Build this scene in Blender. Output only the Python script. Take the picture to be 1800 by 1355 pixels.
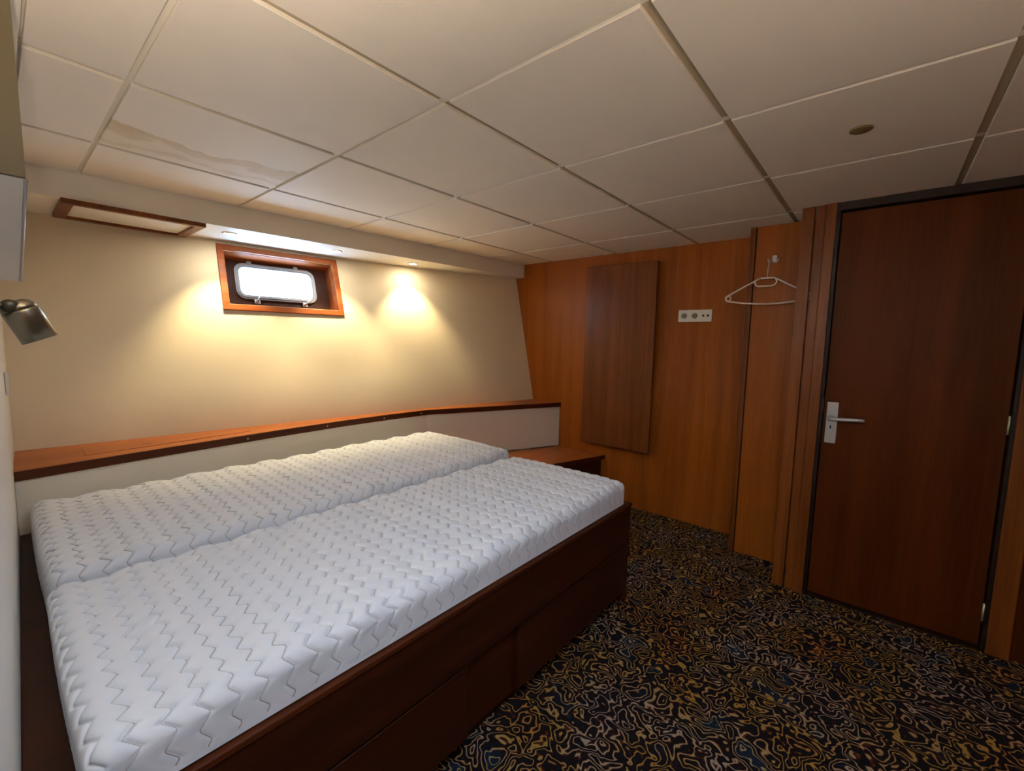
import bpy, bmesh, math, random
import numpy as np
from mathutils import Vector, Matrix

random.seed(4)
for o in list(bpy.data.objects):
    bpy.data.objects.remove(o, do_unlink=True)
scene = bpy.context.scene
COL = scene.collection

# ------------------------------------------------------------------ camera
H = 1.9442                      # ceiling height
CAM = Vector((2.2212, -0.2832, 1.2697))
YAW, PITCH, ROLL, FPX = -0.7011, -0.1026, 0.0198, 769.63
fw = Vector((math.sin(YAW) * math.cos(PITCH), math.cos(YAW) * math.cos(PITCH), math.sin(PITCH)))
rt = fw.cross(Vector((0, 0, 1))).normalized()
up = rt.cross(fw)
r2 = rt * math.cos(ROLL) + up * math.sin(ROLL)
u2 = up * math.cos(ROLL) - rt * math.sin(ROLL)
cd = bpy.data.cameras.new('camera')
cam = bpy.data.objects.new('camera', cd)
COL.objects.link(cam)
cd.sensor_fit = 'HORIZONTAL'
cd.sensor_width = 36.0
cd.lens = FPX * 36.0 / 1800.0
cd.clip_start = 0.01
m = Matrix((r2, u2, -fw)).transposed().to_4x4()
m.translation = CAM
cam.matrix_world = m
scene.camera = cam

# ------------------------------------------------------------------ world, exposure
scene.view_settings.view_transform = 'Standard'
scene.view_settings.look = 'None'
scene.view_settings.gamma = 1.0
scene.view_settings.use_curve_mapping = False
scene.view_settings.exposure = 0.78
SKY_STRENGTH = 21.0
SPOT_W = 18.5
LENS = 115.0
FILL_BOWL_W = 18.0
FILL_BAR_W = 11.5
world = bpy.data.worlds.new('daylight')
scene.world = world
world.use_nodes = True
bg = world.node_tree.nodes['Background']
bg.inputs['Color'].default_value = (0.43, 0.67, 1.0, 1)
bg.inputs['Strength'].default_value = SKY_STRENGTH

# ------------------------------------------------------------------ materials
def new_mat(name):
    mt = bpy.data.materials.new(name)
    mt.use_nodes = True
    return mt, mt.node_tree, mt.node_tree.nodes['Principled BSDF']

def srgb(r, g, b):
    f = lambda c: (c / 255 / 12.92) if c / 255 <= 0.04045 else ((c / 255 + 0.055) / 1.055) ** 2.4
    return (f(r), f(g), f(b), 1)

def plain(name, col, rough=0.5, metal=0.0, bump=0.0, bscale=60.0, vary=0.0, vscale=3.0, spec=0.5):
    mt, nt, b = new_mat(name)
    b.inputs['Base Color'].default_value = col
    b.inputs['Roughness'].default_value = rough
    b.inputs['Metallic'].default_value = metal
    b.inputs['Specular IOR Level'].default_value = spec
    tc = nt.nodes.new('ShaderNodeTexCoord')
    if vary:
        n = nt.nodes.new('ShaderNodeTexNoise'); n.inputs['Scale'].default_value = vscale
        n.inputs['Detail'].default_value = 4
        nt.links.new(tc.outputs['Object'], n.inputs['Vector'])
        r = nt.nodes.new('ShaderNodeValToRGB')
        r.color_ramp.elements[0].position = 0.3; r.color_ramp.elements[1].position = 0.7
        r.color_ramp.elements[0].color = tuple(c * (1 - vary) for c in col[:3]) + (1,)
        r.color_ramp.elements[1].color = tuple(min(1, c * (1 + vary)) for c in col[:3]) + (1,)
        nt.links.new(n.outputs['Fac'], r.inputs['Fac'])
        nt.links.new(r.outputs['Color'], b.inputs['Base Color'])
    if bump:
        n = nt.nodes.new('ShaderNodeTexNoise'); n.inputs['Scale'].default_value = bscale
        n.inputs['Detail'].default_value = 3
        nt.links.new(tc.outputs['Object'], n.inputs['Vector'])
        bp = nt.nodes.new('ShaderNodeBump'); bp.inputs['Strength'].default_value = bump
        bp.inputs['Distance'].default_value = 0.002
        nt.links.new(n.outputs['Fac'], bp.inputs['Height'])
        nt.links.new(bp.outputs['Normal'], b.inputs['Normal'])
    return mt

def wood(name, light, dark, axis='Z', rough=0.38, bands=True, seed=0.0, band_w=0.3, fine=1.0, spec=0.22):
    """veneer: grain stretched along one axis, leaves of slightly different tone"""
    mt, nt, b = new_mat(name)
    L = nt.links
    tc = nt.nodes.new('ShaderNodeTexCoord')
    mp = nt.nodes.new('ShaderNodeMapping')
    sc = {'Z': (1, 1, 0.045), 'Y': (1, 0.045, 1), 'X': (0.045, 1, 1)}[axis]
    mp.inputs['Scale'].default_value = sc
    mp.inputs['Location'].default_value = (seed, seed * 1.7, seed * 0.3)
    L.new(tc.outputs['Object'], mp.inputs['Vector'])
    n1 = nt.nodes.new('ShaderNodeTexNoise'); n1.inputs['Scale'].default_value = 9 * fine
    n1.inputs['Detail'].default_value = 5; n1.inputs['Distortion'].default_value = 1.2
    L.new(mp.outputs['Vector'], n1.inputs['Vector'])
    n2 = nt.nodes.new('ShaderNodeTexNoise'); n2.inputs['Scale'].default_value = 130 * fine
    n2.inputs['Detail'].default_value = 3
    L.new(mp.outputs['Vector'], n2.inputs['Vector'])
    mx = nt.nodes.new('ShaderNodeMath'); mx.operation = 'MULTIPLY_ADD'
    L.new(n2.outputs['Fac'], mx.inputs[0]); mx.inputs[1].default_value = 0.45
    L.new(n1.outputs['Fac'], mx.inputs[2])
    fac = mx.outputs[0]
    if bands:
        sep = nt.nodes.new('ShaderNodeSeparateXYZ'); L.new(tc.outputs['Object'], sep.inputs[0])
        dv = nt.nodes.new('ShaderNodeMath'); dv.operation = 'DIVIDE'; dv.inputs[1].default_value = band_w
        L.new(sep.outputs['X'], dv.inputs[0])
        fl = nt.nodes.new('ShaderNodeMath'); fl.operation = 'FLOOR'; L.new(dv.outputs[0], fl.inputs[0])
        wn = nt.nodes.new('ShaderNodeTexWhiteNoise'); wn.noise_dimensions = '1D'
        ad0 = nt.nodes.new('ShaderNodeMath'); ad0.operation = 'ADD'; ad0.inputs[1].default_value = seed + 3.3
        L.new(fl.outputs[0], ad0.inputs[0]); L.new(ad0.outputs[0], wn.inputs['W'])
        ma = nt.nodes.new('ShaderNodeMath'); ma.operation = 'MULTIPLY_ADD'
        L.new(wn.outputs['Value'], ma.inputs[0]); ma.inputs[1].default_value = 0.22
        L.new(fac, ma.inputs[2]); fac = ma.outputs[0]
    rp = nt.nodes.new('ShaderNodeValToRGB')
    rp.color_ramp.elements[0].position = 0.4; rp.color_ramp.elements[0].color = dark
    rp.color_ramp.elements[1].position = 1.0; rp.color_ramp.elements[1].color = light
    L.new(fac, rp.inputs['Fac'])
    L.new(rp.outputs['Color'], b.inputs['Base Color'])
    b.inputs['Roughness'].default_value = rough
    b.inputs['Specular IOR Level'].default_value = spec
    bp = nt.nodes.new('ShaderNodeBump'); bp.inputs['Strength'].default_value = 0.08
    bp.inputs['Distance'].default_value = 0.001
    L.new(n2.outputs['Fac'], bp.inputs['Height']); L.new(bp.outputs['Normal'], b.inputs['Normal'])
    return mt

M = {}
M['hull'] = plain('cream_wall_lining', srgb(235, 219, 188), 0.55, bump=0.25, bscale=220, vary=0.03, vscale=2.5)
M['panel_white'] = plain('white_lining_panel', srgb(236, 228, 212), 0.5, vary=0.02)
M['head_wall'] = plain('white_partition_paint', srgb(228, 224, 216), 0.5, vary=0.02)
M['soffit'] = plain('soffit_paint', srgb(236, 228, 212), 0.5, vary=0.02)
M['tile'] = plain('ceiling_tile_white', srgb(236, 223, 206), 0.75, bump=0.15, bscale=300, vary=0.02, vscale=6)
M['bar'] = plain('ceiling_grid_white', srgb(236, 228, 212), 0.4)
M['bar_main_shaded'] = plain('ceiling_main_bar_shade_beige', srgb(186, 168, 138), 0.45)  # beige darkened to carry the shade of the recessed grooves
M['casing_shaded'] = plain('casing_shade_olive', srgb(92, 80, 54), 0.6, vary=0.04)  # casing end face darkened, its shade put into the colour
M['wood_wall'] = wood('mahogany_veneer_wall', srgb(166, 92, 28), srgb(118, 57, 12), 'Z', 0.36, seed=1.3, band_w=0.31)
M['wood_board'] = wood('mahogany_veneer_board', srgb(140, 82, 42), srgb(96, 50, 20), 'Z', 0.3, bands=False, seed=7.1)
M['wood_trim'] = wood('mahogany_trim', srgb(138, 78, 30), srgb(84, 40, 11), 'Z', 0.35, bands=False, seed=3.7)
M['wood_door'] = wood('dark_mahogany_door', srgb(88, 40, 7), srgb(46, 16, 1), 'Z', 0.45, seed=9.2, band_w=0.21, spec=0.08)
M['wood_frame_dark'] = wood('dark_stained_frame', srgb(40, 20, 9), srgb(20, 9, 4), 'Z', 0.5, bands=False, seed=5.0)
M['wood_shelf'] = wood('mahogany_shelf', srgb(190, 112, 56), srgb(140, 72, 30), 'Y', 0.38, bands=False, seed=2.2)
M['wood_edge'] = wood('dark_mahogany_edge', srgb(92, 44, 18), srgb(52, 20, 7), 'Y', 0.4, bands=False, seed=6.2)
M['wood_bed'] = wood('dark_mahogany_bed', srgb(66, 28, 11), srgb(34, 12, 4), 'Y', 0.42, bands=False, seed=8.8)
M['wood_window'] = wood('window_frame_wood', srgb(178, 98, 50), srgb(116, 54, 22), 'Y', 0.35, bands=False, seed=4.4)
M['wood_portboard'] = wood('window_back_board', srgb(74, 40, 28), srgb(40, 18, 12), 'Z', 0.4, bands=False, seed=4.9)
M['white_plastic'] = plain('white_plastic', srgb(232, 226, 212), 0.35)
M['hanger_plastic'] = plain('pale_hanger_plastic', srgb(236, 214, 200), 0.35)
M['dark_hole'] = plain('dark_hole', srgb(28, 26, 24), 0.7)
M['grey_recess'] = plain('socket_recess', srgb(150, 142, 126), 0.5)
M['alu'] = plain('brushed_aluminium', srgb(176, 176, 178), 0.38, metal=0.85)
M['alu_paint'] = plain('silver_anodised_handle', srgb(190, 186, 182), 0.42, metal=0.35)
M['port_alu'] = plain('porthole_aluminium', srgb(150, 152, 158), 0.45, metal=0.6)
M['steel'] = plain('brushed_nickel_lamp', srgb(136, 126, 104), 0.3, metal=0.9, bump=0.1, bscale=400)
M['steel_dark'] = plain('dark_nickel_joint', srgb(70, 64, 50), 0.4, metal=0.7)
M['hook_silver'] = plain('satin_chrome_hook', srgb(214, 212, 208), 0.35, metal=0.15)
M['brass'] = plain('pale_hinge_metal', srgb(196, 184, 140), 0.4, metal=0.5)
M['plug'] = plain('brown_plug', srgb(122, 100, 62), 0.6)

# mattress ticking
mt, nt, b = new_mat('mattress_ticking')
b.inputs['Roughness'].default_value = 0.85
b.inputs['Base Color'].default_value = srgb(217, 220, 227)
b.inputs['Sheen Weight'].default_value = 0.15
tc = nt.nodes.new('ShaderNodeTexCoord')
n = nt.nodes.new('ShaderNodeTexNoise'); n.inputs['Scale'].default_value = 260; n.inputs['Detail'].default_value = 2
nt.links.new(tc.outputs['Object'], n.inputs['Vector'])
bp = nt.nodes.new('ShaderNodeBump'); bp.inputs['Strength'].default_value = 0.15; bp.inputs['Distance'].default_value = 0.001
nt.links.new(n.outputs['Fac'], bp.inputs['Height']); nt.links.new(bp.outputs['Normal'], b.inputs['Normal'])
M['ticking'] = mt
M['seam'] = plain('groove_shade_thread', srgb(184, 180, 176), 0.9)  # thread greyed so the seams carry the shade of the quilting grooves

# stained ceiling tile: brown tide marks in one corner of the tile
mt, nt, b = new_mat('ceiling_tile_water_stained')
L = nt.links
b.inputs['Roughness'].default_value = 0.75
tc = nt.nodes.new('ShaderNodeTexCoord')
sep = nt.nodes.new('ShaderNodeSeparateXYZ'); L.new(tc.outputs['Object'], sep.inputs[0])
nz = nt.nodes.new('ShaderNodeTexNoise'); nz.inputs['Scale'].default_value = 5.5; nz.inputs['Detail'].default_value = 5
L.new(tc.outputs['Object'], nz.inputs['Vector'])
def mnode(op, a, bb=None, c=None):
    nd = nt.nodes.new('ShaderNodeMath'); nd.operation = op
    for i, v in enumerate((a, bb, c)):
        if v is None: continue
        if isinstance(v, (int, float)): nd.inputs[i].default_value = v
        else: L.new(v, nd.inputs[i])
    return nd.outputs[0]
edge = mnode('MULTIPLY_ADD', nz.outputs['Fac'], 0.30, 0.09)        # wandering outline (object x, 0 = window side of tile)
d = mnode('SUBTRACT', edge, sep.outputs['X'])                      # >0 inside the stained zone
rim = nt.nodes.new('ShaderNodeValToRGB')
cr = rim.color_ramp
cr.elements[0].position = 0.49; cr.elements[0].color = (0, 0, 0, 1)
cr.elements[1].position = 0.5; cr.elements[1].color = (1, 1, 1, 1)
for pos_, v_ in ((0.57, 0.75), (0.585, 0.25), (0.64, 0.32), (0.66, 0.75), (0.69, 0.6), (0.70, 0.2)):
    e = cr.elements.new(pos_); e.color = (v_, v_, v_, 1)
L.new(mnode('ADD', d, 0.5), rim.inputs['Fac'])
nz2 = nt.nodes.new('ShaderNodeTexNoise'); nz2.inputs['Scale'].default_value = 14; nz2.inputs['Detail'].default_value = 4
L.new(tc.outputs['Object'], nz2.inputs['Vector'])
fac = mnode('MULTIPLY', rim.outputs['Color'], mnode('MULTIPLY_ADD', nz2.outputs['Fac'], 0.8, 0.35))
mix = nt.nodes.new('ShaderNodeMixRGB')
mix.inputs['Color1'].default_value = srgb(236, 223, 206); mix.inputs['Color2'].default_value = srgb(202, 176, 134)
L.new(fac, mix.inputs['Fac']); L.new(mix.outputs['Color'], b.inputs['Base Color'])
M['tile_stain'] = mt

# carpet: contour loops
mt, nt, b = new_mat('contour_loop_carpet')
L = nt.links
b.inputs['Roughness'].default_value = 0.95
b.inputs['Specular IOR Level'].default_value = 0.15
tc = nt.nodes.new('ShaderNodeTexCoord')
nz = nt.nodes.new('ShaderNodeTexNoise'); nz.inputs['Scale'].default_value = 12.5
nz.inputs['Detail'].default_value = 2.2; nz.inputs['Roughness'].default_value = 0.45; nz.inputs['Distortion'].default_value = 0.3
L.new(tc.outputs['Object'], nz.inputs['Vector'])
st = mnode('FRACT', mnode('MULTIPLY', nz.outputs['Fac'], 11.0))
rp = nt.nodes.new('ShaderNodeValToRGB'); rp.color_ramp.interpolation = 'LINEAR'
cols = [(0.0, srgb(12, 9, 9)), (0.20, srgb(14, 10, 10)), (0.27, srgb(58, 22, 14)), (0.33, srgb(70, 30, 18)), (0.37, (9, 9, 9, 1)),
        (0.56, (9, 9, 9, 1)), (0.60, srgb(70, 30, 18)), (0.66, srgb(40, 16, 12)), (0.74, srgb(16, 12, 14)), (1.0, srgb(12, 9, 9))]
mask = nt.nodes.new('ShaderNodeValToRGB')
mc = mask.color_ramp
mc.elements[0].position = 0.36; mc.elements[0].color = (0, 0, 0, 1)
mc.elements[1].position = 0.41; mc.elements[1].color = (1, 1, 1, 1)
for pos, v in ((0.57, 1), (0.64, 0)):
    e = mc.elements.new(pos); e.color = (v, v, v, 1)
L.new(st, mask.inputs['Fac'])
rc = rp.color_ramp
base_cols = [(0.0, srgb(16, 22, 34)), (0.10, srgb(12, 10, 12)), (0.24, srgb(20, 10, 9)), (0.33, srgb(78, 34, 18)),
             (0.65, srgb(78, 34, 18)), (0.76, srgb(20, 10, 9)), (1.0, srgb(14, 14, 20))]
rc.elements[0].position, rc.elements[0].color = base_cols[0]
rc.elements[1].position, rc.elements[1].color = base_cols[-1]
for pos, c in base_cols[1:-1]:
    e = rc.elements.new(pos); e.color = c
L.new(st, rp.inputs['Fac'])
zn = nt.nodes.new('ShaderNodeTexNoise'); zn.inputs['Scale'].default_value = 3.4; zn.inputs['Detail'].default_value = 2
L.new(tc.outputs['Object'], zn.inputs['Vector'])
lc = nt.nodes.new('ShaderNodeValToRGB')
lc.color_ramp.elements[0].position = 0.32; lc.color_ramp.elements[0].color = srgb(156, 142, 126)
lc.color_ramp.elements[1].position = 0.68; lc.color_ramp.elements[1].color = srgb(166, 112, 54)
e = lc.color_ramp.elements.new(0.46); e.color = srgb(160, 132, 86)
e = lc.color_ramp.elements.new(0.56); e.color = srgb(152, 122, 52)
L.new(zn.outputs['Fac'], lc.inputs['Fac'])
# bluish fill in some zones
zr = nt.nodes.new('ShaderNodeTexNoise'); zr.inputs['Scale'].default_value = 4.7
L.new(tc.outputs['Object'], zr.inputs['Vector'])
bz = nt.nodes.new('ShaderNodeValToRGB')
bz.color_ramp.elements[0].position = 0.52; bz.color_ramp.elements[1].position = 0.6
L.new(zr.outputs['Fac'], bz.inputs['Fac'])
inner = mnode('GREATER_THAN', nz.outputs['Fac'], 0.56)
blue = nt.nodes.new('ShaderNodeMixRGB'); blue.inputs['Color2'].default_value = srgb(20, 33, 48)
L.new(mnode('MULTIPLY', mnode('MULTIPLY', bz.outputs['Color'], inner), 0.9), blue.inputs['Fac'])
L.new(rp.outputs['Color'], blue.inputs['Color1'])
fin = nt.nodes.new('ShaderNodeMixRGB')
L.new(mask.outputs['Color'], fin.inputs['Fac']); L.new(blue.outputs['Color'], fin.inputs['Color1']); L.new(lc.outputs['Color'], fin.inputs['Color2'])
L.new(fin.outputs['Color'], b.inputs['Base Color'])
pn = nt.nodes.new('ShaderNodeTexNoise'); pn.inputs['Scale'].default_value = 420
L.new(tc.outputs['Object'], pn.inputs['Vector'])
bp = nt.nodes.new('ShaderNodeBump'); bp.inputs['Strength'].default_value = 0.5; bp.inputs['Distance'].default_value = 0.003
L.new(pn.outputs['Fac'], bp.inputs['Height']); L.new(bp.outputs['Normal'], b.inputs['Normal'])
M['carpet'] = mt

# window glass, slightly dirty
mt = bpy.data.materials.new('dusty_window_glass'); mt.use_nodes = True
nt = mt.node_tree; nt.nodes.clear(); L = nt.links
out = nt.nodes.new('ShaderNodeOutputMaterial')
tr = nt.nodes.new('ShaderNodeBsdfTransparent'); gl = nt.nodes.new('ShaderNodeBsdfGlossy'); gl.inputs['Roughness'].default_value = 0.05
tc = nt.nodes.new('ShaderNodeTexCoord')
nz = nt.nodes.new('ShaderNodeTexNoise'); nz.inputs['Scale'].default_value = 22; nz.inputs['Detail'].default_value = 4
L.new(tc.outputs['Object'], nz.inputs['Vector'])
rp = nt.nodes.new('ShaderNodeValToRGB')
rp.color_ramp.elements[0].position = 0.25; rp.color_ramp.elements[0].color = (0.5, 0.62, 0.55, 1)
rp.color_ramp.elements[1].position = 0.42; rp.color_ramp.elements[1].color = (0.96, 0.98, 0.98, 1)
L.new(nz.outputs['Fac'], rp.inputs['Fac']); L.new(rp.outputs['Color'], tr.inputs['Color'])
mx = nt.nodes.new('ShaderNodeMixShader'); mx.inputs['Fac'].default_value = 0.05
L.new(tr.outputs[0], mx.inputs[1]); L.new(gl.outputs[0], mx.inputs[2]); L.new(mx.outputs[0], out.inputs['Surface'])
M['glass'] = mt

mt = bpy.data.materials.new('lit_lamp_lens'); mt.use_nodes = True
b = mt.node_tree.nodes['Principled BSDF']
b.inputs['Base Color'].default_value = (1, 0.95, 0.85, 1)
b.inputs['Emission Color'].default_value = (1, 0.88, 0.66, 1)
b.inputs['Emission Strength'].default_value = LENS
M['lens'] = mt

# ------------------------------------------------------------------ mesh helpers
def link(name, me, mat, parent=None, smooth=False):
    o = bpy.data.objects.new(name, me)
    COL.objects.link(o)
    if mat is not None:
        me.materials.append(M[mat] if isinstance(mat, str) else mat)
    if smooth:
        me.polygons.foreach_set('use_smooth', [True] * len(me.polygons))
    if parent is not None:
        o.parent = parent
        o.matrix_parent_inverse = parent.matrix_basis.inverted()
    return o

def tag(o, label, cat=None, kind=None, group=None):
    o['label'] = label
    if cat: o['category'] = cat
    if kind: o['kind'] = kind
    if group: o['group'] = group
    return o

def empty(name, loc, label, cat, kind=None, group=None):
    o = bpy.data.objects.new(name, None)
    o.empty_display_size = 0.05
    o.location = loc
    COL.objects.link(o)
    return tag(o, label, cat, kind, group)

def bm_mesh(bm, name):
    bmesh.ops.recalc_face_normals(bm, faces=bm.faces[:])
    me = bpy.data.meshes.new(name); bm.to_mesh(me); bm.free()
    return me

def box(name, lo, hi, mat, parent=None, bevel=0.0, seg=2, smooth=False, world=None):
    bm = bmesh.new()
    vs = [bm.verts.new((x, y, z)) for x in (lo[0], hi[0]) for y in (lo[1], hi[1]) for z in (lo[2], hi[2])]
    for f in ((0, 1, 3, 2), (4, 6, 7, 5), (0, 4, 5, 1), (2, 3, 7, 6), (0, 2, 6, 4), (1, 5, 7, 3)):
        bm.faces.new([vs[i] for i in f])
    if bevel:
        bmesh.ops.bevel(bm, geom=bm.edges[:], offset=bevel, segments=seg, affect='EDGES', profile=0.5)
    if world is not None:
        bmesh.ops.transform(bm, matrix=world, verts=bm.verts[:])
    return link(name, bm_mesh(bm, name), mat, parent, smooth)

def prism(name, poly, axis, a, b_, mat, parent=None, bevel=0.0, world=None, smooth=False):
    """extrude a 2D polygon along an axis. poly coords: Z-> (x,y); Y-> (x,z); X-> (y,z)"""
    bm = bmesh.new()
    def P(q, t):
        return {'Z': (q[0], q[1], t), 'Y': (q[0], t, q[1]), 'X': (t, q[0], q[1])}[axis]
    v0 = [bm.verts.new(P(q, a)) for q in poly]; v1 = [bm.verts.new(P(q, b_)) for q in poly]
    bm.faces.new(v0); bm.faces.new(v1[::-1])
    nn = len(poly)
    for i in range(nn):
        bm.faces.new((v0[i], v0[(i + 1) % nn], v1[(i + 1) % nn], v1[i]))
    if bevel:
        bmesh.ops.bevel(bm, geom=bm.edges[:], offset=bevel, segments=2, affect='EDGES', profile=0.5)
    if world is not None:
        bmesh.ops.transform(bm, matrix=world, verts=bm.verts[:])
    return link(name, bm_mesh(bm, name), mat, parent, smooth)

def ring_prism(name, outer, inner, a, b_, mat, parent, world):
    """frame between two matching outlines (local x,y), extruded along local z"""
    bm = bmesh.new(); nn = len(outer)
    O0 = [bm.verts.new((q[0], q[1], a)) for q in outer]; O1 = [bm.verts.new((q[0], q[1], b_)) for q in outer]
    I0 = [bm.verts.new((q[0], q[1], a)) for q in inner]; I1 = [bm.verts.new((q[0], q[1], b_)) for q in inner]
    for i in range(nn):
        j = (i + 1) % nn
        bm.faces.new((O0[i], O0[j], O1[j], O1[i])); bm.faces.new((I0[j], I0[i], I1[i], I1[j]))
        bm.faces.new((O1[i], O1[j], I1[j], I1[i])); bm.faces.new((O0[j], O0[i], I0[i], I0[j]))
    bmesh.ops.transform(bm, matrix=world, verts=bm.verts[:])
    return link(name, bm_mesh(bm, name), mat, parent)

def tube(name, pts, r, mat, parent=None, nseg=10, closed=False, radii=None):
    pts = [Vector(q) for q in pts]; n_ = len(pts)
    bm = bmesh.new(); rings = []
    prev = None
    for i, q in enumerate(pts):
        if closed:
            t = (pts[(i + 1) % n_] - pts[i - 1]).normalized()
        else:
            t = (pts[min(i + 1, n_ - 1)] - pts[max(i - 1, 0)]).normalized()
        if prev is None:
            ref = Vector((0, 0, 1)) if abs(t.z) < 0.9 else Vector((1, 0, 0))
            nrm = t.cross(ref).normalized()
        else:
            nrm = (prev - t * prev.dot(t)).normalized()
        prev = nrm; bn = t.cross(nrm)
        rr = radii[i] if radii else r
        rings.append([bm.verts.new(q + (nrm * math.cos(2 * math.pi * k / nseg) + bn * math.sin(2 * math.pi * k / nseg)) * rr) for k in range(nseg)])
    for i in range(n_ if closed else n_ - 1):
        A, B = rings[i], rings[(i + 1) % n_]
        for k in range(nseg):
            bm.faces.new((A[k], A[(k + 1) % nseg], B[(k + 1) % nseg], B[k]))
    if not closed:
        bm.faces.new(rings[0][::-1]); bm.faces.new(rings[-1])
    return link(name, bm_mesh(bm, name), mat, parent, True)

def lathe(name, profile, origin, axis, mat, parent=None, nseg=32, smooth=True, sharp=True):
    """profile: list of (radius, height along axis)"""
    ax = Vector(axis).normalized()
    ref = Vector((0, 0, 1)) if abs(ax.z) < 0.9 else Vector((1, 0, 0))
    e1 = ax.cross(ref).normalized(); e2 = ax.cross(e1); O = Vector(origin)
    bm = bmesh.new(); rings = []
    for r, h in profile:
        rings.append([bm.verts.new(O + ax * h + (e1 * math.cos(2 * math.pi * k / nseg) + e2 * math.sin(2 * math.pi * k / nseg)) * r) for k in range(nseg)])
    for A, B in zip(rings, rings[1:]):
        for k in range(nseg):
            bm.faces.new((A[k], A[(k + 1) % nseg], B[(k + 1) % nseg], B[k]))
    bm.faces.new(rings[0][::-1]); bm.faces.new(rings[-1])
    if sharp:
        for ed in bm.edges:
            if len(ed.link_faces) == 2 and ed.calc_face_angle(0) > 0.6:
                ed.smooth = False
    me = bm_mesh(bm, name)
    return link(name, me, mat, parent, smooth)

def rrect(w, h, r, n_=6, cx=0.0, cy=0.0):
    out = []
    for sx, sy, a0 in ((1, 1, 0), (-1, 1, 90), (-1, -1, 180), (1, -1, 270)):
        for k in range(n_ + 1):
            a = math.radians(a0 + 90 * k / n_)
            out.append((cx + sx * (w / 2 - r) + r * math.cos(a), cy + sy * (h / 2 - r) + r * math.sin(a)))
    return out

# ------------------------------------------------------------------ room layout
Y1, Y2, Y3 = 2.8413, 2.5982, 2.3377      # three steps of the far wooden wall
XR = 3.35                                 # unseen right wall
SOF_Z = 1.828
def wall_y(x): return -0.271 - 0.0262 * x
def lerp_tab(v, xs_, ys_):
    return float(np.interp(v, xs_, ys_))
def hull_x(y, z):
    s = max(0.0, (z - 0.748) / 1.08)
    xb = lerp_tab(y, [-.4, 1.76, 2.95], [-.642, -.392, -.14])
    xt = lerp_tab(y, [-.4, 1.3, 2.0, 2.95], [-.93, -.80, -.64, -.36])
    return xb * (1 - s) + xt * s
def soffit_x(y): return -0.475 + 0.0625 * y

# floor
fl = box('floor', (-1.0, -0.55, -0.08), (XR + 0.1, Y1 + 0.12, 0.0), 'carpet')
tag(fl, 'dark patterned carpet floor with tan contour loops beside the bed', 'floor', 'structure')

# ceiling: backing, grid bars and one object for every tile
SKX0, SKX1, SKY0, SKY1 = 1.85, 2.35, 0.04, 0.44          # added glazed opening for fill daylight, out of view
xa, xb2, ya, yb2 = -1.2, XR + 0.1, -0.55, Y1 + 0.12
ce = empty('ceiling', (1.2, 1.2, H + 0.012), '', '')
for lo, hi in (((xa, ya), (SKX0, yb2)), ((SKX1, ya), (xb2, yb2)), ((SKX0, ya), (SKX1, SKY0)), ((SKX0, SKY1), (SKX1, yb2))):
    box('ceiling_backing', (lo[0], lo[1], H + 0.012), (hi[0], hi[1], H + 0.06), 'tile', ce)
tag(ce, 'white suspended tile ceiling with grooved grid above the cabin', 'ceiling', 'structure')
GAPX, GAPY = 0.023, 0.015
xsplit = [-0.45, 0.0, 0.6, 1.2, 1.8, 2.4, 3.0, XR]
ysplit = [-0.20, 0.0, 0.6, 1.2, 1.8, 2.4, Y1]
for i in range(len(xsplit) - 1):
    for j in range(len(ysplit) - 1):
        x0, x1, y0, y1 = xsplit[i], xsplit[i + 1], ysplit[j], ysplit[j + 1]
        if x0 >= 2.4 and y0 >= 2.4: continue
        if i == 4 and j == 1:                       # tile cut round the added opening
            for lo, hi in (((x0, y0), (SKX0, y1)), ((SKX1, y0), (x1, y1)), ((SKX0, y0), (SKX1, SKY0)), ((SKX0, SKY1), (SKX1, y1))):
                box('ceiling_tile', (lo[0] + .006, lo[1] + .006, H), (hi[0] - .006, hi[1] - .006, H + 0.0118), 'tile', ce, bevel=0.0012, seg=1)
            continue
        x0 += GAPX / 2; x1 -= GAPX / 2
        y0 += GAPY / 2; y1 -= GAPY / 2 if j < len(ysplit) - 2 else 0.001
        stained = (i == 1 and j == 1)
        c = ((x0 + x1) / 2, (y0 + y1) / 2)
        if i == 0:
            t = prism('ceiling_tile', [(soffit_x(y0) + 0.003, y0), (x1, y0), (x1, y1), (soffit_x(y1) + 0.003, y1)], 'Z', H, H + 0.0118, 'tile', ce, bevel=0.0012)
            continue
        t = box('ceiling_tile', (0, 0, 0), (x1 - x0, y1 - y0, 0.0118), 'tile_stain' if stained else 'tile', None, bevel=0.0012, seg=1)
        t.location = (x0, y0, H)
        t.parent = ce; t.matrix_parent_inverse = ce.matrix_basis.inverted()
        if stained: t['label'] = 'ceiling tile with brown water stain'
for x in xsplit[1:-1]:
    box('grid_bar', (x - 0.012, -0.30, H + 0.0092), (x + 0.012, Y1, H + 0.0121), 'bar_main_shaded', ce)
for y in ysplit[1:-1]:
    box('grid_bar', (soffit_x(y) + 0.003, y - 0.012, H + 0.0085), (XR, y + 0.012, H + 0.0121), 'bar', ce)
box('edge_trim', (-0.45, -0.244, H), (XR, -0.199, H + 0.0119), 'bar', ce)
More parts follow.
